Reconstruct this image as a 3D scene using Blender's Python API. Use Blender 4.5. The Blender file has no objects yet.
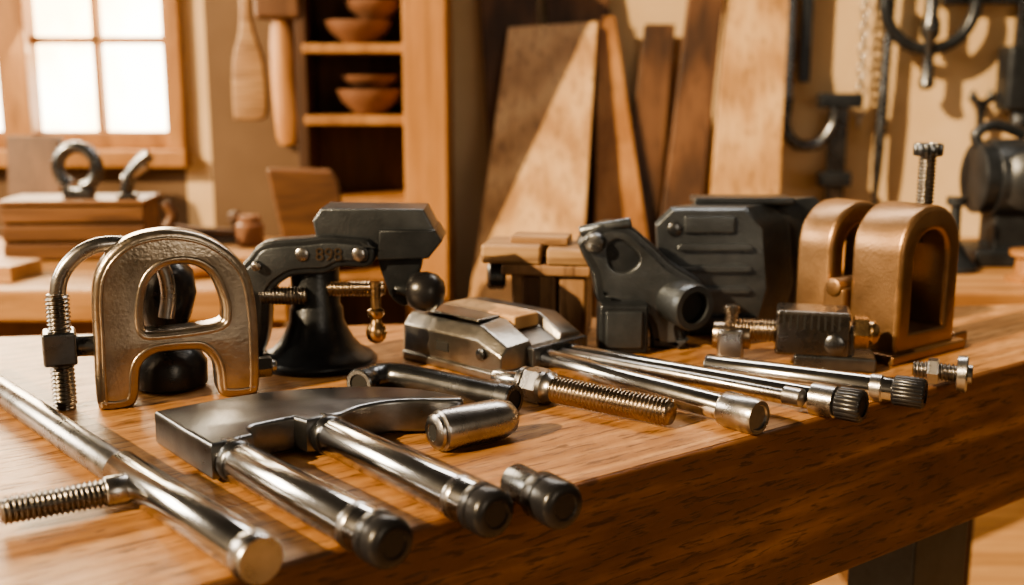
import bpy, bmesh, math, random
from mathutils import Vector, Matrix
random.seed(4)
D=bpy.data; C=bpy.context
TZ=0.9
# ---------------------------------------------------------------- materials
def newmat(name):
    m=D.materials.new(name);m.use_nodes=True
    nt=m.node_tree;b=nt.nodes["Principled BSDF"]
    return m,nt,b
def N(nt,t,**k):
    n=nt.nodes.new(t)
    for a,v in k.items():
        if a in n.inputs: n.inputs[a].default_value=v
        else: setattr(n,a,v)
    return n
def L(nt,a,b): nt.links.new(a,b)
def ramp(nt,stops):
    r=nt.nodes.new('ShaderNodeValToRGB');e=r.color_ramp.elements
    while len(e)<len(stops): e.new(.5)
    for i,(p,c) in enumerate(stops):
        e[i].position=p;e[i].color=(c[0],c[1],c[2],1)
    return r
def metal(name,col,rough=.3,metallic=1.,nscale=60,bump=.05,var=.25,bscale=None,spec=.5):
    m,nt,b=newmat(name)
    tc=N(nt,'ShaderNodeTexCoord')
    n1=N(nt,'ShaderNodeTexNoise',Scale=nscale*.4,Detail=4.,Roughness=.6)
    L(nt,tc.outputs['Object'],n1.inputs['Vector'])
    lo=[c*(1-var) for c in col];hi=[min(1,c*(1+var)) for c in col]
    r=ramp(nt,[(.3,lo),(.7,hi)]);L(nt,n1.outputs['Fac'],r.inputs['Fac']);L(nt,r.outputs['Color'],b.inputs['Base Color'])
    mr=N(nt,'ShaderNodeMapRange');mr.inputs['To Min'].default_value=rough*.75;mr.inputs['To Max'].default_value=min(1,rough*1.35)
    L(nt,n1.outputs['Fac'],mr.inputs['Value']);L(nt,mr.outputs['Result'],b.inputs['Roughness'])
    n2=N(nt,'ShaderNodeTexNoise',Scale=(bscale or nscale*5),Detail=1.);L(nt,tc.outputs['Object'],n2.inputs['Vector'])
    bp=N(nt,'ShaderNodeBump',Strength=bump*4,Distance=.001);L(nt,n2.outputs['Fac'],bp.inputs['Height']);L(nt,bp.outputs['Normal'],b.inputs['Normal'])
    b.inputs['Metallic'].default_value=metallic
    return m
def wood(name,c1,c2,c3,scale=(3,40,40),rough=.5,bump=.4,off=0.,streak=.5,pore=.55,blotch=0.,pk=None,dist=.9):
    m,nt,b=newmat(name)
    tc=N(nt,'ShaderNodeTexCoord');mp=N(nt,'ShaderNodeMapping');mp.inputs['Scale'].default_value=scale;mp.inputs['Location'].default_value=(off,off*1.7,off*.6)
    L(nt,tc.outputs['Object'],mp.inputs['Vector'])
    n1=N(nt,'ShaderNodeTexNoise',Scale=1.,Detail=6.,Roughness=.65,Distortion=dist);L(nt,mp.outputs['Vector'],n1.inputs['Vector'])
    mp2=N(nt,'ShaderNodeMapping');mp2.inputs['Scale'].default_value=tuple(s*.28 for s in scale);L(nt,tc.outputs['Object'],mp2.inputs['Vector'])
    w=N(nt,'ShaderNodeTexWave',Scale=1.1,Distortion=7.,Detail=3.);w.inputs['Detail Scale'].default_value=1.4
    w.bands_direction='Y' if scale[1]>=scale[0] else 'X';L(nt,mp2.outputs['Vector'],w.inputs['Vector'])
    mx=N(nt,'ShaderNodeMath');mx.operation='MULTIPLY_ADD';mx.inputs[1].default_value=streak*.45;L(nt,w.outputs['Fac'],mx.inputs[0])
    ms=N(nt,'ShaderNodeMath');ms.operation='MULTIPLY';ms.inputs[1].default_value=1-streak*.45;L(nt,n1.outputs['Fac'],ms.inputs[0]);L(nt,ms.outputs[0],mx.inputs[2])
    r=ramp(nt,[(.28,c1),(.5,c2),(.72,c3)]);L(nt,mx.outputs[0],r.inputs['Fac'])
    mp3=N(nt,'ShaderNodeMapping');mp3.inputs['Scale'].default_value=pk or tuple(s*(2.2 if s<6 else 6) for s in scale);L(nt,tc.outputs['Object'],mp3.inputs['Vector'])
    n4=N(nt,'ShaderNodeTexNoise',Scale=1.,Detail=4.,Roughness=.6,Distortion=.4);L(nt,mp3.outputs['Vector'],n4.inputs['Vector'])
    r4=ramp(nt,[(.37,(.22,.16,.12)),(.47,(1,1,1))]);L(nt,n4.outputs['Fac'],r4.inputs['Fac'])
    mm=N(nt,'ShaderNodeMix');mm.data_type='RGBA';mm.blend_type='MULTIPLY';mm.inputs[0].default_value=pore
    L(nt,r.outputs['Color'],mm.inputs[6]);L(nt,r4.outputs['Color'],mm.inputs[7]);outc=mm.outputs[2]
    if blotch:
        n5=N(nt,'ShaderNodeTexNoise',Scale=5.5,Detail=5.,Roughness=.7,Distortion=1.2);L(nt,tc.outputs['Object'],n5.inputs['Vector'])
        r5=ramp(nt,[(.35,(.50,.42,.35)),(.58,(1,1,1))]);L(nt,n5.outputs['Fac'],r5.inputs['Fac'])
        m5=N(nt,'ShaderNodeMix');m5.data_type='RGBA';m5.blend_type='MULTIPLY';m5.inputs[0].default_value=blotch
        L(nt,outc,m5.inputs[6]);L(nt,r5.outputs['Color'],m5.inputs[7]);outc=m5.outputs[2]
    L(nt,outc,b.inputs['Base Color'])
    bp=N(nt,'ShaderNodeBump',Strength=bump,Distance=.0012);L(nt,mx.outputs[0],bp.inputs['Height'])
    bp2=N(nt,'ShaderNodeBump',Strength=bump,Distance=.0007);L(nt,r4.outputs['Color'],bp2.inputs['Height']);L(nt,bp.outputs['Normal'],bp2.inputs['Normal']);L(nt,bp2.outputs['Normal'],b.inputs['Normal'])
    b.inputs['Roughness'].default_value=rough
    return m
def plaster(name,c1,c2,rough=.9):
    m,nt,b=newmat(name);tc=N(nt,'ShaderNodeTexCoord')
    n=N(nt,'ShaderNodeTexNoise',Scale=2.2,Detail=5.,Roughness=.65);L(nt,tc.outputs['Object'],n.inputs['Vector'])
    r=ramp(nt,[(.32,c1),(.68,c2)]);L(nt,n.outputs['Fac'],r.inputs['Fac']);L(nt,r.outputs['Color'],b.inputs['Base Color'])
    b.inputs['Roughness'].default_value=rough;return m
CHROME=metal("polished_steel",(.56,.555,.55),.16,1.,40,.010,.12)
STEEL=metal("brushed_steel",(.40,.39,.385),.27,1.,90,.03,.2)
PLATE=metal("machined_steel",(.23,.235,.245),.29,1.,60,.03,.22)
NICKEL=metal("cast_bronze_nickel",(.40,.345,.285),.29,1.,70,.09,.22,260)
GUN=metal("gunmetal",(.13,.137,.148),.26,.95,60,.03,.25)
BLACK=metal("black_cast_paint",(.036,.041,.048),.31,.55,60,.08,.3,420)
BLUEBLK=metal("blue_black_cast_iron",(.095,.107,.122),.31,.75,50,.10,.25,380)
RUBBER=metal("black_rubber",(.014,.014,.016),.28,0.,60,.03,.2)
GOLD=metal("bronze_casting",(.31,.19,.105),.36,.85,35,.08,.2,300)
BRASS=metal("aged_brass",(.44,.30,.17),.27,1.,60,.05,.3)
THREAD=metal("bronze_thread",(.33,.265,.20),.26,1.,60,.03,.2)
DTHREAD=metal("dark_thread",(.20,.185,.17),.27,1.,60,.03,.2)
VISE=metal("worn_grey_steel",(.32,.305,.285),.30,1.,50,.07,.3)
HOLE=metal("hole_shade",(.008,.008,.008),.7,0.,60,.02,.1)  # near-black colour stands in for shade inside bores, slots and grooves
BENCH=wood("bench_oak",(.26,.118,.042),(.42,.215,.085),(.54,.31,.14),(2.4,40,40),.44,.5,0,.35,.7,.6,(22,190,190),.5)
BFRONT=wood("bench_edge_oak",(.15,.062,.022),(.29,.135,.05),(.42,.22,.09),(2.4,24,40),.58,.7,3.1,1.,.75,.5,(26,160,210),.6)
LIGHTW=wood("pale_board",(.36,.20,.085),(.50,.30,.14),(.60,.39,.20),(15,15,1.3),.5,.15,1.,.7,.45)
MIDW=wood("orange_board",(.20,.088,.03),(.32,.15,.056),(.42,.22,.09),(14,14,1.5),.5,.15,2.,.6,.4)
BENCHB=wood("side_bench_wood",(.24,.115,.045),(.38,.20,.082),(.48,.28,.13),(2,14,14),.45,.15,2.,.5,.4)
CRATEW=wood("crate_wood",(.085,.038,.015),(.155,.072,.03),(.22,.11,.05),(2.5,16,16),.5,.15,2.,.5,.4)
DARKW=wood("walnut_board",(.045,.021,.010),(.095,.044,.020),(.15,.073,.034),(14,14,1.6),.5,.2,4.,.7,.4)
PINE=wood("pine_trim",(.20,.09,.032),(.31,.15,.055),(.40,.21,.085),(12,12,2.5),.5,.2,5.,.4,.3)
CABW=wood("cabinet_wood",(.26,.115,.038),(.38,.185,.068),(.48,.26,.105),(10,10,1.2),.5,.2,6.,.4,.3)
BLOCKW=wood("block_wood",(.11,.058,.027),(.21,.115,.056),(.32,.19,.10),(20,20,3),.5,.4,7.,.5)
JAWW=wood("jaw_wood",(.18,.10,.048),(.29,.17,.085),(.39,.25,.13),(4,24,24),.5,.4,3.,.5)
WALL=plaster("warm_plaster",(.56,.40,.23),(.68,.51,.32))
WALLD=plaster("shadow_plaster",(.11,.066,.036),(.16,.10,.058))  # shade on the left wall painted as a darker plaster colour
CLAY=metal("clay_bowl",(.18,.088,.05),.5,0.,20,.05,.3)
FLOORM=wood("floor_boards",(.28,.15,.07),(.42,.25,.12),(.52,.33,.17),(1.5,14,14),.6,.2,9.,.5,.3)
# ---------------------------------------------------------------- groups and parts
class G:
    def __init__(s,name,x=0,y=0,yaw=0,z=TZ):
        s.e=D.objects.new(name,None);C.collection.objects.link(s.e);s.e.location=(x,y,z);s.e.rotation_euler=(0,0,yaw);s.e.empty_display_size=.02
    def add(s,name,me,mat,smooth=True,ang=38,bev=0,bseg=2):
        o=D.objects.new(name,me);C.collection.objects.link(o);o.parent=s.e
        me.materials.clear();me.materials.append(mat)
        if bev:
            b=o.modifiers.new("bevel",'BEVEL');b.width=bev;b.segments=bseg;b.limit_method='ANGLE';b.angle_limit=math.radians(35)
        if smooth:
            for p in me.polygons:p.use_smooth=True
            try:
                me.set_sharp_from_angle(angle=math.radians(ang))
            except Exception: pass
            if bev:
                w=o.modifiers.new("wn",'WEIGHTED_NORMAL');w.keep_sharp=False
        return o
    def wl(s,p):
        a=s.e.rotation_euler[2];dx=p[0]-s.e.location[0];dy=p[1]-s.e.location[1]
        return Vector((dx*math.cos(a)+dy*math.sin(a),-dx*math.sin(a)+dy*math.cos(a),p[2]))
def mesh(name,vs,fs):
    me=D.meshes.new(name);me.from_pydata([tuple(v) for v in vs],[],fs);me.update()
    bm=bmesh.new();bm.from_mesh(me);bmesh.ops.recalc_face_normals(bm,faces=bm.faces);bm.to_mesh(me);bm.free();return me
def box(g,name,x0,x1,y0,y1,z0,z1,mat,bev=.002,bseg=2):
    vs=[(x,y,z) for z in(z0,z1) for y in(y0,y1) for x in(x0,x1)]
    fs=[(0,1,3,2),(4,5,7,6),(0,1,5,4),(2,3,7,6),(0,2,6,4),(1,3,7,5)]
    return g.add(name,mesh(name,vs,fs),mat,bev=bev,bseg=bseg)
def frame(d):
    d=Vector(d).normalized();u=Vector((0,0,1)) if abs(d.z)<.9 else Vector((1,0,0))
    a=d.cross(u).normalized();b=d.cross(a).normalized();return d,a,b
def lathe(g,name,p0,d,prof,mat,seg=40,fn=None,bev=0,ang=38):
    p0=Vector(p0);d,a,b=frame(d);vs=[];fs=[]
    for (t,r) in prof:
        for i in range(seg):
            th=2*math.pi*i/seg;rr=fn(th,t,r) if fn else r
            vs.append(p0+d*t+(a*math.cos(th)+b*math.sin(th))*max(rr,1e-5))
    n=len(prof)
    for j in range(n-1):
        for i in range(seg):
            k=(i+1)%seg;fs.append((j*seg+i,j*seg+k,(j+1)*seg+k,(j+1)*seg+i))
    fs.append(tuple(range(seg)));fs.append(tuple((n-1)*seg+i for i in range(seg)))
    return g.add(name,mesh(name,vs,fs),mat,bev=bev,ang=ang)
def rod(g,name,p0,p1,r,mat,ch=.002,seg=40,r2=None):
    p0=Vector(p0);p1=Vector(p1);l=(p1-p0).length;r2=r2 or r
    return lathe(g,name,p0,p1-p0,[(0,r-ch),(ch*.35,r-ch*.35),(ch,r),(l-ch,r2),(l-ch*.35,r2-ch*.35),(l,r2-ch)],mat,seg,ang=50)
def thread(g,name,p0,p1,r,mat,pitch=.004,dep=.0022,seg=28):
    p0=Vector(p0);p1=Vector(p1);l=(p1-p0).length;n=max(8,int(l/pitch*6));prof=[(l*i/n,r) for i in range(n+1)]
    def fn(th,t,r_):
        ph=(t/pitch-th/(2*math.pi))%1.0
        tri=abs(2*ph-1);tri=min(1,max(0,(tri-.15)/.7))
        e=min(t,l-t);k=min(1,e/(pitch*.8)+.0)
        return r-dep*tri-(1-k)*dep*.8
    return lathe(g,name,p0,p1-p0,prof,mat,seg,fn,ang=70)
def grip(g,name,p0,p1,r,mat,n=24,dep=.0012,ch=.003):
    p0=Vector(p0);p1=Vector(p1);l=(p1-p0).length
    prof=[(0,r-ch),(ch*.4,r-ch*.4),(ch,r),(l-ch,r),(l-ch*.4,r-ch*.4),(l,r-ch),(l,r*.62),(l-.0015,r*.6),(l-.0015,r*.1)]
    def fn(th,t,rr):
        return rr-(dep if math.cos(th*n)>.2 and rr>r*.9 else 0)
    return lathe(g,name,p0,p1-p0,prof,mat,n*4,fn,ang=40)
def cap(g,name,p0,p1,r,mat):
    p0=Vector(p0);p1=Vector(p1);l=(p1-p0).length
    return lathe(g,name,p0,p1-p0,[(0,r-.003),(.0015,r-.001),(.0035,r),(l*.35,r),(l*.35+.0006,r-.0012),(l*.35+.002,r-.0012),(l*.35+.0026,r),(l-.006,r),(l-.003,r-.0012),(l-.001,r-.0035),(l,r-.006),(l,r*.55),(l-.0012,r*.5),(l-.0012,.0005)],mat,48,ang=34)
def hexnut(g,name,p0,p1,r,mat):
    l=(Vector(p1)-Vector(p0)).length
    return lathe(g,name,p0,Vector(p1)-Vector(p0),[(0,r*.9),(.0015,r),(l-.0015,r),(l,r*.9)],mat,6,ang=20)
def crom(pts,n=6,closed=True,sharp=()):
    out=[];m=len(pts);dim=len(pts[0])
    rng=range(m) if closed else range(m-1)
    for i in rng:
        if closed: P=[pts[(i+k-1)%m] for k in range(4)]
        else: P=[pts[max(0,min(m-1,i+k-1))] for k in range(4)]
        if i in sharp or (i+1)%m in sharp:
            if i in sharp: P[0]=P[1]
            if (i+1)%m in sharp: P[3]=P[2]
            if i in sharp and (i+1)%m in sharp:
                out.append(tuple(P[1]));continue
        for k in range(n):
            t=k/n
            out.append(tuple(.5*((2*P[1][a])+(-P[0][a]+P[2][a])*t+(2*P[0][a]-5*P[1][a]+4*P[2][a]-P[3][a])*t*t+(-P[0][a]+3*P[1][a]-3*P[2][a]+P[3][a])*t**3) for a in range(dim)))
    if not closed: out.append(tuple(pts[-1]))
    return out
def curvemesh(cd):
    o=D.objects.new("tmp",cd);C.collection.objects.link(o);C.view_layer.update()
    me=D.meshes.new_from_object(o.evaluated_get(C.evaluated_depsgraph_get()));D.objects.remove(o);D.curves.remove(cd)
    bm=bmesh.new();bm.from_mesh(me);bmesh.ops.remove_doubles(bm,verts=bm.verts,dist=1e-5);bmesh.ops.recalc_face_normals(bm,faces=bm.faces);bm.to_mesh(me);bm.free()
    return me
def plate(g,name,outer,holes,depth,c,mat,bev=.003,vertical=True,bres=3):
    cd=D.curves.new(name,'CURVE');cd.dimensions='2D';cd.fill_mode='BOTH'
    for pl in [outer]+list(holes):
        sp=cd.splines.new('POLY');sp.points.add(len(pl)-1)
        for i,p in enumerate(pl): sp.points[i].co=(p[0],p[1],0,1)
        sp.use_cyclic_u=True
    cd.extrude=max(depth/2-bev,1e-4);cd.bevel_depth=bev;cd.bevel_resolution=bres;cd.offset=-bev
    me=curvemesh(cd)
    for v in me.vertices:
        x,y,z=v.co
        v.co=(x,-z+c,y) if vertical else (x,y,z+c)
    me.update()
    return g.add(name,me,mat,ang=32)
def tube(g,name,pts,r,mat,n=8,closed=False,smoothpath=True,cap=True,radii=None):
    P=crom(pts,n,closed) if smoothpath else pts
    cd=D.curves.new(name,'CURVE');cd.dimensions='3D';sp=cd.splines.new('POLY');sp.points.add(len(P)-1)
    for i,p in enumerate(P):
        sp.points[i].co=(*p,1)
        if radii: sp.points[i].radius=radii(i/(len(P)-1))
    sp.use_cyclic_u=closed;cd.bevel_depth=r;cd.bevel_resolution=8;cd.use_fill_caps=cap
    return g.add(name,curvemesh(cd),mat,ang=60)
def offs(P,d):
    m=len(P);A=sum(P[i][0]*P[(i+1)%m][1]-P[(i+1)%m][0]*P[i][1] for i in range(m));s=1 if A>0 else -1;o=[]
    for i in range(m):
        a=Vector(P[i-1]);b=Vector(P[(i+1)%m]);t=(b-a)
        if t.length<1e-7: o.append(P[i]);continue
        t.normalize();nn=Vector((-t.y,t.x))*s;o.append((P[i][0]+nn.x*d,P[i][1]+nn.y*d))
    return o
def mm(*a): return [(a[i]/1000.,a[i+1]/1000.) for i in range(0,len(a),2)]
def ring(g,name,p,d,ro,ri,l,mat,seg=40,ch=.0015):
    return lathe(g,name,p,d,[(l*.5,ri),(0,ri),(0,ro-ch),(ch,ro),(l-ch,ro),(l,ro-ch),(l,ri),(l*.55,ri),(l*.55,1e-4)],mat,seg,ang=40)
def slab(g,name,quad,th,mat,bev=.003):
    q=[Vector(p) for p in quad];n=(q[1]-q[0]).cross(q[3]-q[0]).normalized()
    if n.y<0:n=-n
    vs=q+[p+n*th for p in q]
    fs=[(0,1,2,3),(7,6,5,4),(0,1,5,4),(1,2,6,5),(2,3,7,6),(3,0,4,7)]
    return g.add(name,mesh(name,vs,fs),mat,bev=bev)
def loft(g,name,secs,mat,bev=.002):
    vs=[];fs=[];n=len(secs[0])
    for s in secs: vs+=s
    for j in range(len(secs)-1):
        for i in range(n):
            k=(i+1)%n;fs.append((j*n+i,j*n+k,(j+1)*n+k,(j+1)*n+i))
    fs.append(tuple(range(n)));fs.append(tuple((len(secs)-1)*n+i for i in range(n)))
    return g.add(name,mesh(name,vs,fs),mat,bev=bev)
def prism(g,name,poly,z0,z1,mat,bev):
    n=len(poly);vs=[(x,y,z0) for x,y in poly]+[(x,y,z1) for x,y in poly]
    fs=[tuple(range(n)),tuple(range(n,2*n))]+[(i,(i+1)%n,(i+1)%n+n,i+n) for i in range(n)]
    return g.add(name,mesh(name,vs,fs),mat,bev=bev)
# ================================================================= WORKBENCH
g=G("workbench",-.2127,.7213,math.radians(35.9))
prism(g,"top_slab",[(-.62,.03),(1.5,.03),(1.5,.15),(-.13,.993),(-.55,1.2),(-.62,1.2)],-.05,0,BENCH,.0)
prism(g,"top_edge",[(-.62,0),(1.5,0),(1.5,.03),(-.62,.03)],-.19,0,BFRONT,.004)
prism(g,"front_lip",[(-.62,.0035),(1.5,.0035),(1.5,.0301),(-.62,.0301)],-.001,.0004,BENCH,.0)
prism(g,"under_frame",[(-.55,.04),(1.4,.04),(1.4,.12),(-.13,.9),(-.5,1.1),(-.55,1.1)],-.13,-.051,DARKW,.0)
box(g,"leg_1",.93,1.05,.05,.15,-.9,-.13,BLACK,.004)
box(g,"leg_2",-.5,-.4,.06,.16,-.9,-.13,BLACK,.004)
box(g,"leg_3",-.45,-.35,.95,1.05,-.9,-.13,BLACK,.004)
# ================================================================= STEEL T-BAR
g=G("steel_slide_bar")
rod(g,"rear_bar",(-.66,1.277,.0145),(-.335,.903,.0145),.0145,STEEL,.001)
rod(g,"front_bar",(-.338,.906,.0175),(-.179,.726,.0175),.0175,CHROME,.002)
lathe(g,"end_cap",(-.188,.736,.0175),(.154-.0,-.174,0),[(0,.0176),(.002,.0186),(.016,.0186),(.018,.0172),(.018,.0165),(.0175,.012),(.0175,.001)],STEEL)
thread(g,"cross_screw",(-.402,.815,.016),(-.326,.861,.016),.0115,DTHREAD,.0042,.002)
rod(g,"cross_screw_boss",(-.335,.855,.0165),(-.318,.866,.0165),.0125,STEEL)
# ================================================================= TWIN BAR BRACKET
g=G("twin_bar_bracket")
pl=mm(-343,1014,-261,1075,-178,1100,-120,1098,-83,1085,-49,1064,-56,1052,-110,1050,-146,1032,-163,1006,-192,984,-206,996,-236,972,-240,962,-232,944,-262,914,-300,960)
plate(g,"bracket_plate",crom(pl,5,True,sharp=(0,5,9,10,11,12,14,15,16)),[],.034,.0205,PLATE,.004,False)
for nm,a,b in (("bar_1",(-.252,.934),(-.098,.759)),("bar_2",(-.182,1.007),(-.024,.815))):
    a=Vector((*a,.0195));b=Vector((*b,.0195));d=(b-a).normalized();
    rod(g,nm,a,b,.0182,CHROME,.0015,56)
    lathe(g,nm+"_shoulder",a+d*.012,d,[(0,.0183),(.001,.0194),(.008,.0194),(.010,.0183)],GUN)
    lathe(g,nm+"_collar",b-d*.03,d,[(0,.0183),(.001,.0192),(.006,.0192),(.008,.0183)],STEEL)
    cap(g,nm+"_end_cap",b-d*.008,b+d*.02,.0200,RUBBER)
g=G("loose_rod_end")
a=Vector((.002,.874,.0195));b=Vector((.040,.818,.0195));d=(b-a).normalized()
rod(g,"rod_stub",a,b,.0155,GUN);cap(g,"end_cap",b-d*.034,b+d*.004,.0197,RUBBER)
# ================================================================= SMALL SLEEVE
g=G("steel_sleeve")
a=Vector((-.076,.999,.0205));b=Vector((.006,1.054,.0205))
lathe(g,"sleeve_body",a,b-a,[(.012,.001),(.012,.0075),(.001,.0078),(0,.0085),(0,.013),(.003,.0172),(.006,.0178),(.0075,.0168),(.009,.0198),(.012,.0206),(.07,.0206),(.078,.0195),(.088,.0165),(.094,.010),(.0955,.001)],STEEL,48)
lathe(g,"sleeve_bore",a+(b-a)*.01,b-a,[(0,.0076),(.009,.0074)],HOLE,32)
# ================================================================= BENT PIPE
g=G("bent_pipe")
P=[(-.168,1.186,.0165),(-.158,1.206,.0165),(-.132,1.214,.0165),(-.07,1.172,.0165),(-.002,1.122,.0165)]
tube(g,"pipe",P,.0155,GUN,8)
d=Vector((.068,-.05,0)).normalized()
ring(g,"pipe_collar",Vector(P[-1])-d*.012,d,.0172,.0115,.018,GUN)
lathe(g,"pipe_bore",Vector(P[-1])+d*.003,d,[(0,.0115),(.0015,.0115)],HOLE)
d2=Vector((-.01,-.02,0)).normalized()
ring(g,"pipe_mouth",Vector(P[0])-d2*.006,d2,.0172,.0115,.012,GUN);lathe(g,"mouth_bore",Vector(P[0])+d2*.003,d2,[(0,.0115),(.0012,.0115)],HOLE)
# ================================================================= ARCHED C CLAMP
g=G("arched_c_clamp",-.424,1.138,.391)
out=mm(-20,9,-19,79,-18,122,-13,148,1,170,24,186,54,192,80,190,106,181,131,162,146,138,152,103,153,58,151,8,142,0,118,0,106,8,103,38,92,55,76,58,50,58,36,54,26,42,22,12,13,1,-10,0)
out=crom(out,5)
hole=crom(mm(33,90,35,118,43,140,60,152,85,152,103,140,113,116,115,97,106,86,43,83),5)
plate(g,"clamp_frame",out,[hole],.034,.017,NICKEL,.007,bres=4)
tube(g,"outer_bead",[(x,.001,z) for x,z in offs(out,.009)],.0022,NICKEL,1,True,False)
tube(g,"inner_bead",[(x,.001,z) for x,z in offs(hole,-.007)],.0028,NICKEL,1,True,False)
tube(g,"bail",[(-.052,.03,.08),(-.051,.03,.125),(-.043,.03,.150),(-.025,.03,.168),(-.002,.03,.176),(.028,.032,.172),(.055,.036,.15),(.062,.036,.12),(.058,.036,.09)],.0085,STEEL,8)
thread(g,"screw",(-.052,.03,0),(-.052,.03,.126),.0125,DTHREAD,.0045,.0022)
box(g,"nut_block",-.07,-.036,.012,.048,.050,.086,GUN,.003)
rod(g,"nut_pin",(-.038,.028,.068),(-.012,.022,.068),.0115,GUN)
hexnut(g,"foot_bolt",(.148,.017,.028),(.168,.017,.028),.0125,DTHREAD)
rod(g,"foot_bolt_tip",(.16,.017,.028),(.174,.017,.028),.007,STEEL)
lathe(g,"rubber_knob",(.062,.078,0),(0,0,1),[(0,.034),(.004,.042),(.028,.043),(.044,.034),(.052,.024),(.065,.021),(.085,.028),(.11,.035),(.135,.032),(.15,.018),(.154,.002)],RUBBER,44,ang=60)
# ================================================================= BLACK BENCH CLAMP
g=G("bench_clamp",-.244,1.342,0)
o=crom(mm(-86,124,-74,138,-54,157,-4,162,26,165,72,161,80,145,72,128,38,127,19,119,-14,117,-31,111,-48,92,-55,41,-69,10,-77,26,-76,80,-84,104),5,True,sharp=(5,))
plate(g,"clamp_arm",o,[],.034,-.02,BLACK,.004)
plate(g,"arm_web",offs(o,.008),[],.038,-.02,BLUEBLK,.002)
hd=[(4,182),(15,197),(138,196),(157,160),(143,139),(87,135),(70,140),(60,160),(8,160)]
plate(g,"head_block",[(x/1000,z/1000) for x,z in hd],[],.075,.01,BLUEBLK,.003)
plate(g,"head_jaw",[(.082,.135),(.084,.172),(.152,.172),(.160,.158),(.143,.137)],[],.085,.008,BLACK,.003)
lathe(g,"pedestal",(0,0,0),(0,0,1),[(0,.068),(.002,.072),(.008,.072),(.012,.068),(.016,.058),(.03,.046),(.045,.038),(.055,.034),(.07,.033),(.075,.030),(.14,.030)],BLACK,56,ang=50)
lathe(g,"pedestal_foot_ring",(0,0,0),(0,0,1),[(0,.073),(.0045,.0745),(.005,.072)],RUBBER,56)
thread(g,"screw_left",(-.062,-.03,.091),(-.004,-.03,.091),.0115,DTHREAD,.0042,.002)
thread(g,"screw_right",(.018,-.02,.098),(.088,-.02,.098),.0095,THREAD,.0042,.002)
rod(g,"pin",(-.062,-.026,.13),(-.062,-.048,.13),.006,STEEL)
plate(g,"knob_bracket",crom(mm(84,140,132,140,128,108,116,78,100,84,90,104),4),[],.03,-.01,BLACK,.003)
rod(g,"knob_stem",(.10,-.02,.096),(.13,-.02,.096),.009,BLACK)
lathe(g,"knob",(.118,-.024,.096),(1,-.25,0),[(0,.012),(.004,.020),(.012,.0235),(.022,.0245),(.034,.022),(.042,.015),(.045,.002)],RUBBER,40,ang=60)
lathe(g,"thumb_screw",(.080,-.045,.036),(0,0,1),[(0,.004),(.002,.008),(.006,.011),(.013,.0125),(.02,.011),(.024,.007),(.030,.006),(.034,.010),(.040,.010),(.043,.006),(.075,.006)],BRASS,32,ang=50)
for i,x in enumerate((-.008,.060)):
    lathe(g,"arm_rivet_%d"%(i+1),(x,-.0385,.143),(0,-1,0),[(0,.008),(.002,.008),(.0032,.006),(.0034,.001)],STEEL,24)
cd=D.curves.new("arm_number","FONT");cd.body="898";cd.size=.022;cd.extrude=.0008
me=curvemesh(cd)
for v in me.vertices: v.co=(v.co.x+.008,-.0396-v.co.z,v.co.y+.136)
g.add("arm_number",me,THREAD)
# ================================================================= LOW PROFILE VISE
g=G("low_profile_vise",-.014,1.243,math.radians(-44))
sec=[(0,0),(0,.045),(.012,.060),(.052,.064),(.056,.050),(.104,.050),(.108,.064),(.142,.060),(.155,.045),(.155,0)]
def S(x,k=1.,zk=1.): return [(x,(y-.0775)*k+.0775,z*zk) for y,z in sec]
loft(g,"vise_body",[S(-.176,.97,.9),S(-.168,1,1),S(-.04,1,1.),S(0,.98,.66)],VISE,.0025)
box(g,"base_flange",-.172,.006,-.004,.159,0,.012,VISE,.003)
box(g,"wood_insert",-.160,-.032,.0575,.1025,.048,.066,LIGHTW,.003)
box(g,"clamp_plate",-.150,-.05,.014,.052,.0625,.0665,VISE,.002)
box(g,"end_jaw",-.006,.012,.045,.145,.006,.036,GUN,.003)
box(g,"side_slot",-.11,-.088,-.0015,.004,.022,.034,HOLE,.001)  # dark block stands in for the shade of a slot
lathe(g,"side_bolt",(-.03,-.001,.03),(0,-1,0),[(0,.007),(.003,.007),(.004,.005)],GUN,24)
def wr(nm,a,b,r,mat,z=None,g=g,**k):
    z=z or r;return rod(g,nm,g.wl((*a,z)),g.wl((*b,z)),r,mat,**k)
wr("guide_rod_1",(-.004,1.338),(.225,1.078),.0135,CHROME,.018)
q=g.wl((.218,1.086,.018));e=g.wl((.247,1.053,.018))
lathe(g,"guide_rod_1_cap",q,e-q,[(0,.0136),(.001,.0175),(.004,.0185),(.04,.0185),(.0438,.017),(.0438,.013),(.042,.012),(.042,.001)],STEEL)
wr("guide_rod_2",(.040,1.340),(.345,1.102),.0125,CHROME,.018)
q=g.wl((.318,1.123,.018));e=g.wl((.340,1.106,.018))
lathe(g,"guide_rod_2_collar",q,e-q,[(0,.0126),(.001,.017),(.026,.017),(.028,.0126)],STEEL)
q=g.wl((.340,1.106,.0185));e=g.wl((.362,1.089,.0185));grip(g,"guide_rod_2_knob",q,e,.0175,RUBBER,18,.001)
wr("lead_rod",(.02,1.335),(.30,1.11),.006,STEEL,.022)
q=g.wl((.288,1.121,.022));e=g.wl((.31,1.101,.022));lathe(g,"lead_rod_tip",q,e-q,[(0,.0061),(.001,.010),(.02,.010),(.022,.007)],STEEL)
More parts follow.
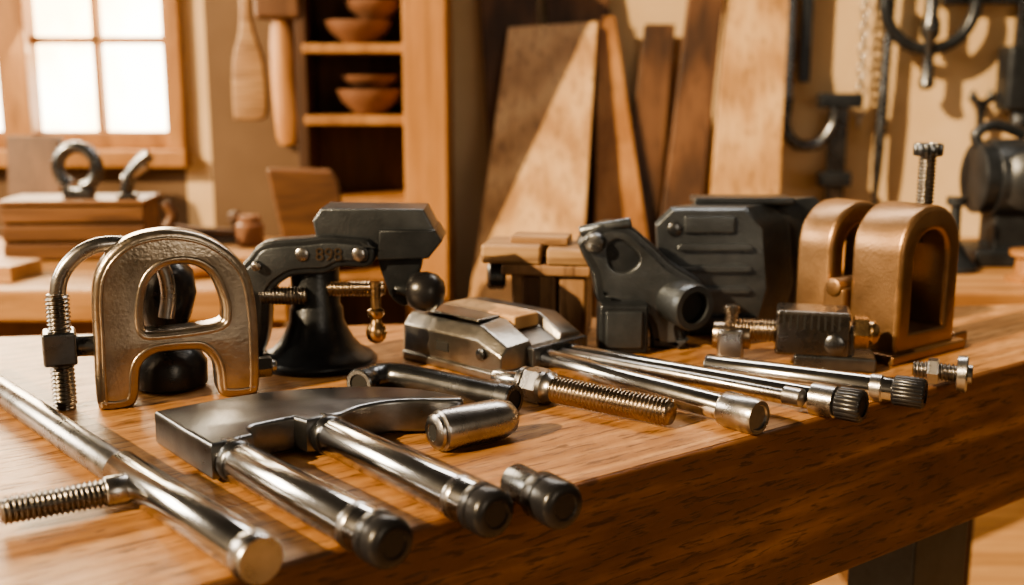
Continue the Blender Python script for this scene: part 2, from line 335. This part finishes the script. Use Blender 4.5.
# ================================================================= LARGE BOLT
g=G("threaded_clamp_bolt")
rod(g,"shank",(-.018,1.216,.014),(.03,1.168,.018),.011,CHROME)
a=Vector((.018,1.178,.019));b=Vector((.05,1.149,.019));d=(b-a).normalized()
lathe(g,"collar_ring",a-d*.008,d,[(0,.013),(.001,.0175),(.006,.0175),(.008,.014)],STEEL)
hexnut(g,"hex_collar",a+d*.002,a+d*.024,.0205,STEEL)
lathe(g,"collar_taper",a+d*.024,d,[(0,.0185),(.006,.0185),(.010,.015),(.016,.0145)],STEEL)
thread(g,"thread",a+d*.036,(.162,1.074,.017),.0148,THREAD,.0046,.0022)
# ================================================================= ROUND BAR
g=G("steel_round_bar")
a=Vector((.232,1.273,.0145));b=Vector((.424,1.163,.0145));d=(b-a).normalized()
rod(g,"bar",a,b,.0135,CHROME)
lathe(g,"bar_collar",b-d*.03,d,[(0,.0137),(.001,.0155),(.012,.0155),(.014,.0137)],STEEL)
grip(g,"ribbed_cap",b-d*.006,b+d*.028,.0168,RUBBER,20,.001)
# ================================================================= FLANGED BOLT
g=G("flanged_bolt")
a=Vector((.462,1.228,.0215));b=Vector((.518,1.204,.0215));d=(b-a).normalized()
thread(g,"shank",a,b-d*.012,.0105,DTHREAD,.0042,.002)
lathe(g,"flange",b-d*.014,d,[(0,.014),(.001,.0205),(.010,.0215),(.012,.0195),(.012,.011),(.016,.011),(.017,.009)],STEEL)
hexnut(g,"nut",a+d*.016,a+d*.028,.0155,STEEL)
# ================================================================= WOODEN JAW BLOCK
g=G("wooden_jaw_block",.050,1.507,math.radians(-10))
box(g,"block_left",-.046,.016,-.035,.045,0,.090,BLOCKW,.005)
box(g,"block_right",.020,.058,-.038,.045,0,.090,BLOCKW,.005)
box(g,"side_strap",-.030,-.006,-.039,-.03,.004,.086,DARKW,.002)
box(g,"lower_cap",-.058,.064,-.046,.050,.088,.103,BLOCKW,.003)
box(g,"jaw_left",-.086,-.004,-.045,.045,.103,.129,JAWW,.004)
box(g,"jaw_right",.004,.068,-.047,.045,.103,.126,JAWW,.004)
box(g,"jaw_top_slip",-.05,.03,-.02,.03,.126,.138,JAWW,.002)
lathe(g,"jaw_screw",(-.056,-.02,.082),(-1,-.2,0),[(0,.014),(.004,.019),(.022,.019),(.026,.013)],GUN)
# ================================================================= PIPE CLAMP HEAD
g=G("pipe_clamp_head",.174,1.430,0)
o=crom(mm(-86,145,-58,166,-23,164,10,137,34,114,60,98,78,82,80,48,66,36,48,30,60,0,10,0,0,40,-40,58,-62,64,-70,100,-84,128),4,True,sharp=(10,11))
plate(g,"casting",o,[],.044,.0,BLACK,.005)
plate(g,"casting_rib",offs(o,.014),[crom(mm(-50,138,-34,146,-8,122,-24,104,-46,110),4)],.054,.0,BLUEBLK,.003)
box(g,"square_socket",-.062,.002,-.05,.0,0,.066,BLACK,.005)
box(g,"socket_lip",-.054,-.006,-.054,-.048,.008,.058,BLUEBLK,.003)
q=Vector((.03,.0,.066));d=Vector((.45,-.85,-.05)).normalized()
lathe(g,"pipe_socket",q,d,[(0,.026),(.02,.028),(.05,.030),(.058,.031),(.064,.029),(.064,.021),(.05,.02),(.05,.001)],BLUEBLK,44)
lathe(g,"socket_bore",q+d*.051,d,[(0,.0198),(.001,.0198)],HOLE)
rod(g,"cross_pin",(-.07,-.035,.142),(-.045,.025,.146),.013,GUN)
rod(g,"lever",(-.086,-.01,.155),(-.02,-.02,.168),.007,BLUEBLK)
# ================================================================= LARGE CAST VISE
g=G("cast_iron_vise",.275,1.499,0)
fo=mm(-79,156,-57,178,46,178,74,152,84,64,68,0,-36,0,-54,21,-76,112)
def SH(poly,dx,y,k=1.,cz=.09): 
    return [(x*k+dx,y,(z-cz)*k+cz if z>.001 else 0.) for x,z in poly]
loft(g,"vise_body",[SH(fo,-.002,-.004,.94),SH(fo,0,.004,1),SH(fo,.040,.040,1),SH(fo,.043,.042,.965),SH(fo,.048,.047,.965),SH(fo,.051,.050,1.02),SH(fo,.118,.100,1.04),SH(fo,.126,.107,.97)],BLUEBLK,.003)
for i,z in enumerate((.062,.092,.122)):
    loft(g,"front_rib_%d"%(i+1),[[(-.050,y,z),(-.044,y,z+.006),(.050,y,z+.006),(.056,y,z),(.050,y,z-.004),(-.044,y,z-.004)] for y in (-.0105,-.002)],BLUEBLK,.0015)
box(g,"front_top_pad",-.040,.03,-.009,.0,.142,.166,BLUEBLK,.003)
box(g,"front_foot",-.03,.064,-.016,.02,0,.028,BLACK,.004)
lathe(g,"front_screw_boss",(-.052,-.002,.148),(0,-1,0),[(0,.010),(.004,.010),(.006,.007)],GUN)
box(g,"top_jaw",-.02,.12,.03,.08,.176,.187,BLACK,.003)
# ================================================================= TWIN ARCH CLAMP
g=G("twin_arch_clamp",.495,1.342,math.radians(37))
def arch(x0,x1,zt,r,z0=0,n=14):
    pts=[(x0,z0),(x1,z0)];
    for i in range(n+1):
        t=math.pi/2*i/n;pts.append((x1-r+r*math.cos(t),zt-r+r*math.sin(t)))
    for i in range(n+1):
        t=math.pi/2+math.pi/2*i/n;pts.append((x0+r+r*math.cos(t),zt-r+r*math.sin(t)))
    return pts
for k,(yc,nm,zt,dp) in enumerate(((.040,"front",.194,.074),(.136,"rear",.190,.056))):
    plate(g,nm+"_arch",arch(-.018,.112,zt,.060),[arch(.012,.084,zt-.032,.034,.036)],dp,yc,GOLD,.007)
    box(g,nm+"_base",-.034,.128,yc-.045,yc+.035,0,.013,GOLD,.003)
    box(g,nm+"_foot_lug",.126,.158,yc-.03,yc+.01,0,.018,GOLD,.004)
box(g,"saddle",-.026,.02,.078,.112,.0,.085,GOLD,.005)
rod(g,"saddle_pin",(-.03,.094,.085),(.05,.094,.085),.012,GOLD)
box(g,"inner_jaw",.02,.075,.02,.07,.013,.03,GUN,.003)
thread(g,"vertical_screw",(.088,.045,.14),(.088,.045,.256),.0115,DTHREAD,.0048,.0022)
lathe(g,"screw_collar",(.088,.045,.152),(0,0,1),[(0,.016),(.012,.016),(.014,.013)],GUN)
grip(g,"screw_head",(.088,.045,.252),(.088,.045,.268),.0185,GUN,14,.002,.002)
# ================================================================= SCREW JAW BLOCK
g=G("screw_block",.386,1.327,math.radians(-14))
box(g,"base_block",-.035,.062,-.028,.03,0,.018,GUN,.003)
box(g,"housing",-.058,.030,-.026,.028,.016,.072,DTHREAD,.004)
box(g,"housing_step",-.045,.036,-.020,.024,.016,.055,GUN,.003)
for i in range(9):
    box(g,"front_groove_%d"%(i+1),-.050+i*.0082,-.0475+i*.0082,-.0268,-.0255,.050,.068,HOLE,.0)  # thin dark strips imitate groove shade on the housing face
thread(g,"shaft",(-.112,-.006,.042),(-.055,-.006,.042),.0145,THREAD,.0045,.0022)
box(g,"jaw",-.128,-.096,-.028,.016,0,.044,STEEL,.004)
rod(g,"jaw_boss",(-.135,-.008,.034),(-.088,-.008,.034),.017,THREAD)
lathe(g,"jaw_pin",(-.113,-.008,.04),(0,0,1),[(0,.011),(.008,.011),(.009,.0085),(.022,.0085),(.023,.0105),(.030,.0105),(.032,.008)],THREAD,28)
hexnut(g,"brass_nut",(.034,-.008,.046),(.052,-.008,.046),.021,BRASS)
lathe(g,"nut_dome",(.05,-.008,.046),(1,-.15,0),[(0,.015),(.008,.015),(.014,.010),(.016,.001)],BRASS)
lathe(g,"dark_bolt",(.012,-.026,.034),(0,-1,0),[(0,.012),(.006,.012),(.008,.009)],GUN)
# ================================================================= ROOM
g=G("floor",0,0,0,0);box(g,"floor_slab",-3.2,2.6,-1.2,3.4,-.05,0,FLOORM,0)
g=G("wall_back",0,0,0,0)
YW=3.2
WX0,WX1,WZ0,WZ1=-1.93,-.945,1.035,2.0
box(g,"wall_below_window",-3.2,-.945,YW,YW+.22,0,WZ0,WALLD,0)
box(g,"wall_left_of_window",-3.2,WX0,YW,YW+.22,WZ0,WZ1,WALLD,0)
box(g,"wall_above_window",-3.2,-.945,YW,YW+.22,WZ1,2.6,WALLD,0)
box(g,"wall_window_reveal",-.945,-.855,YW,YW+.22,0,2.6,WALL,0)  # lit strip beside the window put into the lighter plaster colour
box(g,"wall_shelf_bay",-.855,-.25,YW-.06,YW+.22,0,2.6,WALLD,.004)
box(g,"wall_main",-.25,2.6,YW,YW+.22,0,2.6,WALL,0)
g=G("window_1",0,0,0,0)
box(g,"sill",-1.98,-.93,YW-.05,YW+.2,1.0,1.05,PINE,.004)
box(g,"jamb_right",-.985,-.935,YW-.03,YW+.10,1.05,2.0,PINE,.004)
box(g,"jamb_left",-1.99,-1.93,YW-.03,YW+.10,1.05,2.0,PINE,.004)
box(g,"head",-1.99,-.925,YW-.03,YW+.10,1.97,2.03,PINE,.004)
box(g,"bottom_rail",-1.93,-.985,YW+.01,YW+.06,1.05,1.10,PINE,.004)
box(g,"mullion",-1.46,-1.375,YW-.02,YW+.07,1.08,2.0,PINE,.004)
for i,x in enumerate((-1.19,-1.65)): box(g,"bar_v%d"%(i+1),x-.011,x+.011,YW+.02,YW+.055,1.09,2.0,PINE,.003)
for i,z in enumerate((1.358,1.66)): box(g,"bar_h%d"%(i+1),-1.93,-.985,YW+.02,YW+.055,z-.011,z+.011,PINE,.003)
m,nt,b=newmat("bright_daylight_pane")
tc=N(nt,'ShaderNodeTexCoord');n=N(nt,'ShaderNodeTexNoise',Scale=3.,Detail=3.);L(nt,tc.outputs['Object'],n.inputs['Vector'])
r=ramp(nt,[(.40,(1.,.74,.42)),(.52,(1.,.93,.74))]);L(nt,n.outputs['Fac'],r.inputs['Fac']);L(nt,r.outputs['Color'],b.inputs['Emission Color']);b.inputs['Emission Strength'].default_value=9.
b.inputs['Base Color'].default_value=(.8,.7,.55,1)
box(g,"glass",-1.93,-.985,YW+.06,YW+.066,1.09,1.98,m,0)
# ---- cabinet with shelves
g=G("shelf_cabinet",0,0,0,0)
box(g,"right_side",-.275,-.165,2.82,3.13,0,1.75,CABW,.004)
box(g,"left_side",-.56,-.53,2.90,3.13,0,1.75,DARKW,.004)
box(g,"shade_panel",-.53,-.275,3.09,3.13,0,1.75,DARKW,0)  # dark sheet stands in for the shaded wall behind the shelves
for i,z in enumerate((.72,.93,1.145,1.325,1.52)): box(g,"shelf_%d"%(i+1),-.53,-.275,2.84,3.09,z-.012,z+.012,PINE,.003)
def bowl(nm,x,y,z,r,h):
    g=G(nm,x,y,0,z);lathe(g,"bowl",(0,0,0),(0,0,1),[(0,r*.45),(h*.08,r*.5),(h*.5,r*.86),(h*.85,r),(h,r*1.02),(h,r*.95),(h*.8,r*.92),(h*.3,r*.5),(h*.2,.001)],CLAY,36,ang=60)
    return g
bowl("clay_bowl",-.375,2.95,1.158,.085,.065);bowl("clay_bowl",-.372,2.95,1.224,.075,.035);bowl("clay_bowl",-.40,2.95,1.338,.085,.06)
bowl("clay_bowl",-.36,2.95,1.40,.072,.05)
g=G("hanging_mallet",-.60,2.93,0,0)
lathe(g,"handle",(.0,0,1.44),(.045,0,-1),[(0,.020),(.03,.024),(.10,.034),(.18,.038),(.28,.038),(.34,.036),(.36,.030),(.365,.01)],MIDW,32)
box(g,"head",-.06,.06,-.04,.04,1.40,1.52,DARKW,.012)
box(g,"wall_hook",-.01,.01,.0,.22,1.5,1.515,GUN,.002)
g=G("hanging_wooden_paddle",-.715,3.05,0,0)
plate(g,"paddle_blade",crom([(-.045,1.16),(-.03,1.14),(.03,1.14),(.048,1.17),(.042,1.30),(.016,1.40),(.016,1.58),(-.016,1.58),(-.016,1.40),(-.040,1.30)],5),[],.03,0,JAWW,.006)
box(g,"wall_peg",-.01,.01,0.01,.09,1.53,1.55,PINE,.002)
# ---- leaning boards
def lean(nm,c,mat,th=.022):
    g=G(nm,0,0,0,0);slab(g,"board",c,th,mat)
lean("leaning_plywood_board",[(-.21,2.60,.0),(.13,2.60,.0),(.235,3.10,1.405),(-.01,3.10,1.39)],LIGHTW,.025)
lean("leaning_walnut_board",[(.22,2.84,.0),(.50,2.84,.0),(.285,3.13,1.42),(.235,3.13,1.42)],MIDW,.03)
lean("leaning_walnut_board",[(.20,2.90,.0),(.34,2.90,.0),(.455,3.15,1.40),(.37,3.15,1.40)],DARKW,.02)
lean("leaning_walnut_board",[(.30,2.80,.0),(.42,2.80,.0),(.585,3.10,1.56),(.49,3.10,1.56)],DARKW,.03)
lean("leaning_walnut_board",[(.40,2.94,.0),(.50,2.94,.0),(.50,3.16,1.30),(.43,3.16,1.30)],MIDW,.02)
lean("leaning_plank",[(.46,2.76,.0),(.67,2.76,.0),(.765,3.13,1.60),(.595,3.13,1.60)],LIGHTW,.03)
lean("leaning_walnut_board",[(.0,2.95,.0),(.16,2.95,.0),(.06,3.16,1.62),(-.10,3.16,1.62)],DARKW,.02)
lean("leaning_walnut_board",[(.2,3.0,.0),(.36,3.0,.0),(.26,3.17,1.62),(.08,3.17,1.62)],DARKW,.02)
# ---- wall tools
g=G("hanging_hook_bar",0,3.14,0,0)
box(g,"bar",.755,.785,-.012,.012,1.16,1.62,GUN,.003)
tube(g,"hook",[(.77,-.02,1.20),(.765,-.02,1.12),(.80,-.02,1.07),(.86,-.02,1.07),(.90,-.02,1.12),(.905,-.02,1.17)],.016,GUN,8)
box(g,"wall_plate",.74,.80,.012,.06,1.30,1.36,DARKW,.002)
g=G("hanging_bar_clamp",0,3.14,0,0)
box(g,"bar",.895,.945,-.01,.012,.80,1.20,GUN,.003)
box(g,"jaw",.86,.98,-.03,.012,1.17,1.21,BLACK,.005);box(g,"lower_jaw",.87,.96,-.03,.012,.95,.99,BLACK,.005)
for i in range(8): box(g,"rack_tooth_%d"%(i+1),.905,.935,-.016,-.009,.83+i*.014,.837+i*.014,STEEL,.001)
box(g,"wall_peg",.91,.93,.012,.06,1.18,1.2,DARKW,.001)
g=G("hanging_long_file",0,3.15,0,0)
lathe(g,"blade",(1.055,0,1.62),(-.02,0,-1),[(0,.012),(.35,.013),(.45,.016),(.62,.014),(.76,.004)],GUN,16)
lathe(g,"ferrule",(1.055,0,1.60),(0,0,-1),[(0,.016),(.04,.016)],BRASS,16)
box(g,"wall_peg",1.03,1.07,.0,.05,1.55,1.57,DARKW,.001)
g=G("hanging_scraper",0,3.15,0,0)
box(g,"blade",.805,.835,-.01,.01,1.24,1.60,BLACK,.003);box(g,"wall_peg",.81,.83,.01,.05,1.5,1.52,DARKW,.001)
g=G("hanging_spanner",0,3.15,0,0)
plate(g,"spanner_body",crom([(1.315,.93),(1.335,.93),(1.335,1.15),(1.36,1.19),(1.35,1.22),(1.335,1.195),(1.315,1.195),(1.30,1.22),(1.29,1.19),(1.315,1.15)],4),[],.016,0,GUN,.003);box(g,"wall_peg",1.32,1.33,.0,.05,1.17,1.18,DARKW,.001)
g=G("hanging_chain",0,3.16,0,0)
for i in range(17):
    z=1.58-i*.028;c=[]
    for k in range(12):
        t=2*math.pi*k/12;a=.010*math.cos(t);b_=.018*math.sin(t);c.append((.985+(a if i%2 else 0),(0 if i%2 else a),z+b_))
    tube(g,"link_%d"%(i+1),c,.0028,STEEL,2,True)
g=G("hanging_pipe_wrench",0,3.13,0,0)
c=[(1.155+.125*math.cos(t),0,1.455+.125*math.sin(t)) for t in [math.radians(a) for a in range(160,381,20)]]
tube(g,"jaw_ring",c,.017,BLACK,4)
lathe(g,"shaft",(1.155,-.01,1.62),(0,0,-1),[(0,.018),(.1,.02),(.20,.018),(.22,.026),(.25,.026),(.27,.014),(.36,.016),(.385,.022),(.40,.012)],GUN,28)
box(g,"wall_peg",1.14,1.17,.0,.07,1.58,1.60,DARKW,.001)
g=G("wall_tool_rail",0,3.16,0,0)
box(g,"rail",1.20,1.9,.0,.04,1.455,1.49,GUN,.003)
box(g,"drill_body",1.36,1.50,-.09,.0,1.16,1.34,BLACK,.015);rod(g,"drill_chuck",(1.42,-.045,1.16),(1.42,-.045,1.10),.028,GUN);box(g,"hanger",1.41,1.44,-.02,.01,1.33,1.48,GUN,.002)
# ---- side bench
g=G("side_bench",0,0,0,0)
box(g,"bench_top",-2.6,-.42,2.02,2.72,.80,.862,BENCHB,.006)
box(g,"apron",-2.5,-.50,2.08,2.12,.62,.80,CRATEW,.003)
for i,(x,y) in enumerate(((-.6,2.1),(-1.9,2.1),(-.6,2.6),(-1.9,2.6))): box(g,"leg_%d"%(i+1),x-.04,x+.04,y-.04,y+.04,0,.80,PINE,.003)
box(g,"lower_shelf",-1.9,-.6,2.12,2.6,.3,.33,PINE,.003)
g=G("wooden_crate",-.95,2.42,.08,.862)
for i in range(3): box(g,"slat_%d"%(i+1),-.15,.15,-.07,-.056,.004+i*.040,.038+i*.040,CRATEW,.003)
box(g,"crate_back",-.15,.15,.06,.074,0,.122,CRATEW,.003);box(g,"crate_left",-.15,-.136,-.06,.06,0,.122,CRATEW,.003);box(g,"crate_right",.136,.15,-.06,.06,0,.122,CRATEW,.003);box(g,"lid",-.155,.155,-.075,.078,.122,.132,CRATEW,.003)
g=G("horseshoe_shackle",-.945,2.40,0,.994)
tube(g,"shackle",[(.042*math.cos(t),0,.066+.044*math.sin(t)) for t in [math.radians(a) for a in range(-80,241,20)]],.014,GUN,4)
box(g,"foot",-.03,.03,-.02,.02,0,.020,GUN,.003)
g=G("small_pistol_clamp",-.81,2.38,0,.994)
tube(g,"grip",[(-.025,0,.012),(-.015,0,.05),(.01,0,.08),(.03,0,.095)],.014,GUN,6);rod(g,"barrel",(-.03,0,.04),(.02,0,.075),.012,STEEL);box(g,"foot",-.04,-.005,-.02,.02,0,.012,GUN,.002)
g=G("chair_back",-.47,2.5,.2,.862)
loft(g,"panel",[[(-.085,y,.19),(.06,y,.185),(.075,y,.16),(.10,y,0.),(-.05,y,0.)] for y in (0,.03)],CRATEW,.008)
g=G("wood_offcut",-.62,2.3,.3,.862);box(g,"plank",-.13,.10,-.05,.05,0,.022,BENCHB,.002)
g=G("wood_offcut",-1.1,2.18,-.2,.862);box(g,"plank",-.2,.14,-.05,.05,0,.03,BENCHB,.002)
g=G("jar",-.62,2.58,0,.862);lathe(g,"body",(0,0,0),(0,0,1),[(0,.03),(.003,.033),(.05,.033),(.055,.026),(.07,.026),(.072,.02)],CLAY,28)
g=G("hand_plane",-.74,2.62,.2,.862);box(g,"sole",-.11,.11,-.03,.03,0,.014,GUN,.003)
loft(g,"stock",[[(-.10,y,.012),(-.09,y,.05),(-.03,y,.04),(.09,y,.03),(.10,y,.012)] for y in(-.022,.022)],DARKW,.005);lathe(g,"front_knob",(.075,0,.025),(0,0,1),[(0,.010),(.02,.010),(.03,.019),(.045,.017),(.052,.005)],DARKW,24);tube(g,"rear_tote",[(-.085,0,.04),(-.07,0,.07),(-.085,0,.10)],.012,DARKW)
g=G("chisel",-.55,2.18,.5,.862);rod(g,"blade",(0,0,.012),(.11,0,.012),.006,STEEL);rod(g,"handle",(-.10,0,.014),(0.005,0,.014),.014,MIDW)
g=G("leaning_post",0,0,0,0);slab(g,"post",[(-1.32,2.76,.0),(-1.16,2.76,.0),(-1.22,2.98,1.10),(-1.36,2.98,1.10)],.04,DARKW)
# ---- corner bench
g=G("corner_bench",0,0,0,0)
box(g,"bench_top",.80,1.9,1.98,2.7,.79,.865,BENCHB,.006);box(g,"apron",.84,1.9,2.02,2.06,.55,.79,DARKW,.003)
for i,(x,y) in enumerate(((.88,2.1),(1.8,2.1),(.88,2.62),(1.8,2.62))): box(g,"leg_%d"%(i+1),x-.04,x+.04,y-.04,y+.04,0,.79,DARKW,.003)
g=G("bench_grinder",1.03,2.32,0,.865)
box(g,"base",-.07,.14,-.07,.09,0,.035,BLACK,.006);box(g,"column",-.02,.09,-.035,.045,.03,.13,BLACK,.006)
rod(g,"motor",(-.03,.0,.18),(.17,.0,.18),.082,BLACK);lathe(g,"wheel",(-.06,0,.18),(1,0,0),[(0,.068),(.003,.074),(.03,.074),(.033,.068)],BLACK)
lathe(g,"front_hub",(.03,-.075,.18),(-.3,-1,0),[(0,.062),(.008,.062),(.012,.050),(.018,.042),(.022,.018),(.03,.014)],BLACK);rod(g,"lever",(.03,-.06,.22),(.12,-.07,.27),.010,BLACK)
tube(g,"hose",[(-.04,0,.23),(-.06,0,.27),(-.02,0,.29),(.04,0,.27)],.011,BLACK)
g=G("wooden_spool",1.00,2.10,0,.865);lathe(g,"spool",(0,0,0),(0,0,1),[(0,.04),(.008,.042),(.014,.026),(.045,.024),(.05,.036),(.06,.036)],PINE,28)
g=G("black_funnel",.90,2.22,0,.865);lathe(g,"funnel",(0,0,0),(0,0,1),[(0,.05),(.01,.05),(.03,.03),(.06,.012),(.13,.01),(.135,.02),(.15,.02)],BLACK,28)
# ================================================================= LIGHT
W=D.worlds.new("World");C.scene.world=W;W.use_nodes=True;nt=W.node_tree
bg=nt.nodes["Background"]
tc=N(nt,'ShaderNodeTexCoord');sx=N(nt,'ShaderNodeSeparateXYZ');L(nt,tc.outputs['Generated'],sx.inputs[0])
mr=N(nt,'ShaderNodeMapRange');mr.inputs['From Min'].default_value=-.3;mr.inputs['From Max'].default_value=1.;L(nt,sx.outputs['Z'],mr.inputs['Value'])
r=ramp(nt,[(.0,(.05,.03,.015)),(.25,(.34,.23,.13)),(.45,(.78,.60,.40)),(.58,(.16,.12,.08)),(1.,(.07,.055,.04))]);L(nt,mr.outputs['Result'],r.inputs['Fac']);L(nt,r.outputs['Color'],bg.inputs['Color'])
bg.inputs['Strength'].default_value=.38
def light(nm,kind,loc,tgt,energy,col,size=1,sy=None,ang=None):
    l=D.lights.new(nm,kind);l.energy=energy;l.color=col
    if kind=='AREA': l.shape='RECTANGLE';l.size=size;l.size_y=sy or size
    if kind=='SUN': l.angle=math.radians(ang or 1)
    o=D.objects.new(nm,l);C.collection.objects.link(o);o.location=loc
    o.rotation_euler=(Vector(tgt)-Vector(loc)).to_track_quat('-Z','Y').to_euler()
light("sun_light",'SUN',(-3,-1.6,3.0),(0,0.6,.9),8.4,(1,.74,.44),ang=1.0)
light("side_fill_light",'AREA',(-2.3,1.7,1.8),(0,1.2,.9),36,(1,.86,.66),.7,.7)  # added fill lamp for metal highlights; no window on this side
light("overhead_rim_light",'AREA',(.3,2.2,2.4),(0.1,1.1,.9),20,(1,.93,.84),1.5,.22)  # added strip lamp for rim highlights on tool tops; no roof opening
light("rear_window_light",'AREA',(-1.3,3.1,1.7),(0,1.3,.9),38,(1,.82,.56),.9,.8)
light("front_fill_light",'AREA',(1.4,-1.4,1.7),(.3,1.1,.8),11,(1,.84,.64),.6,1.1)  # added fill behind the camera to lift the bench front edge
# ================================================================= CAMERA
cam=D.cameras.new("camera");co=D.objects.new("camera",cam);C.collection.objects.link(co)
co.location=(0,0,1.25);co.rotation_euler=(math.radians(79),0,0);cam.sensor_width=36;cam.lens=38.67;cam.clip_start=.05
cam.dof.use_dof=True;cam.dof.focus_distance=1.10;cam.dof.aperture_fstop=3.2
C.scene.camera=co
try: C.scene.view_settings.look='AgX - Medium High Contrast'
except Exception as e: print(e)
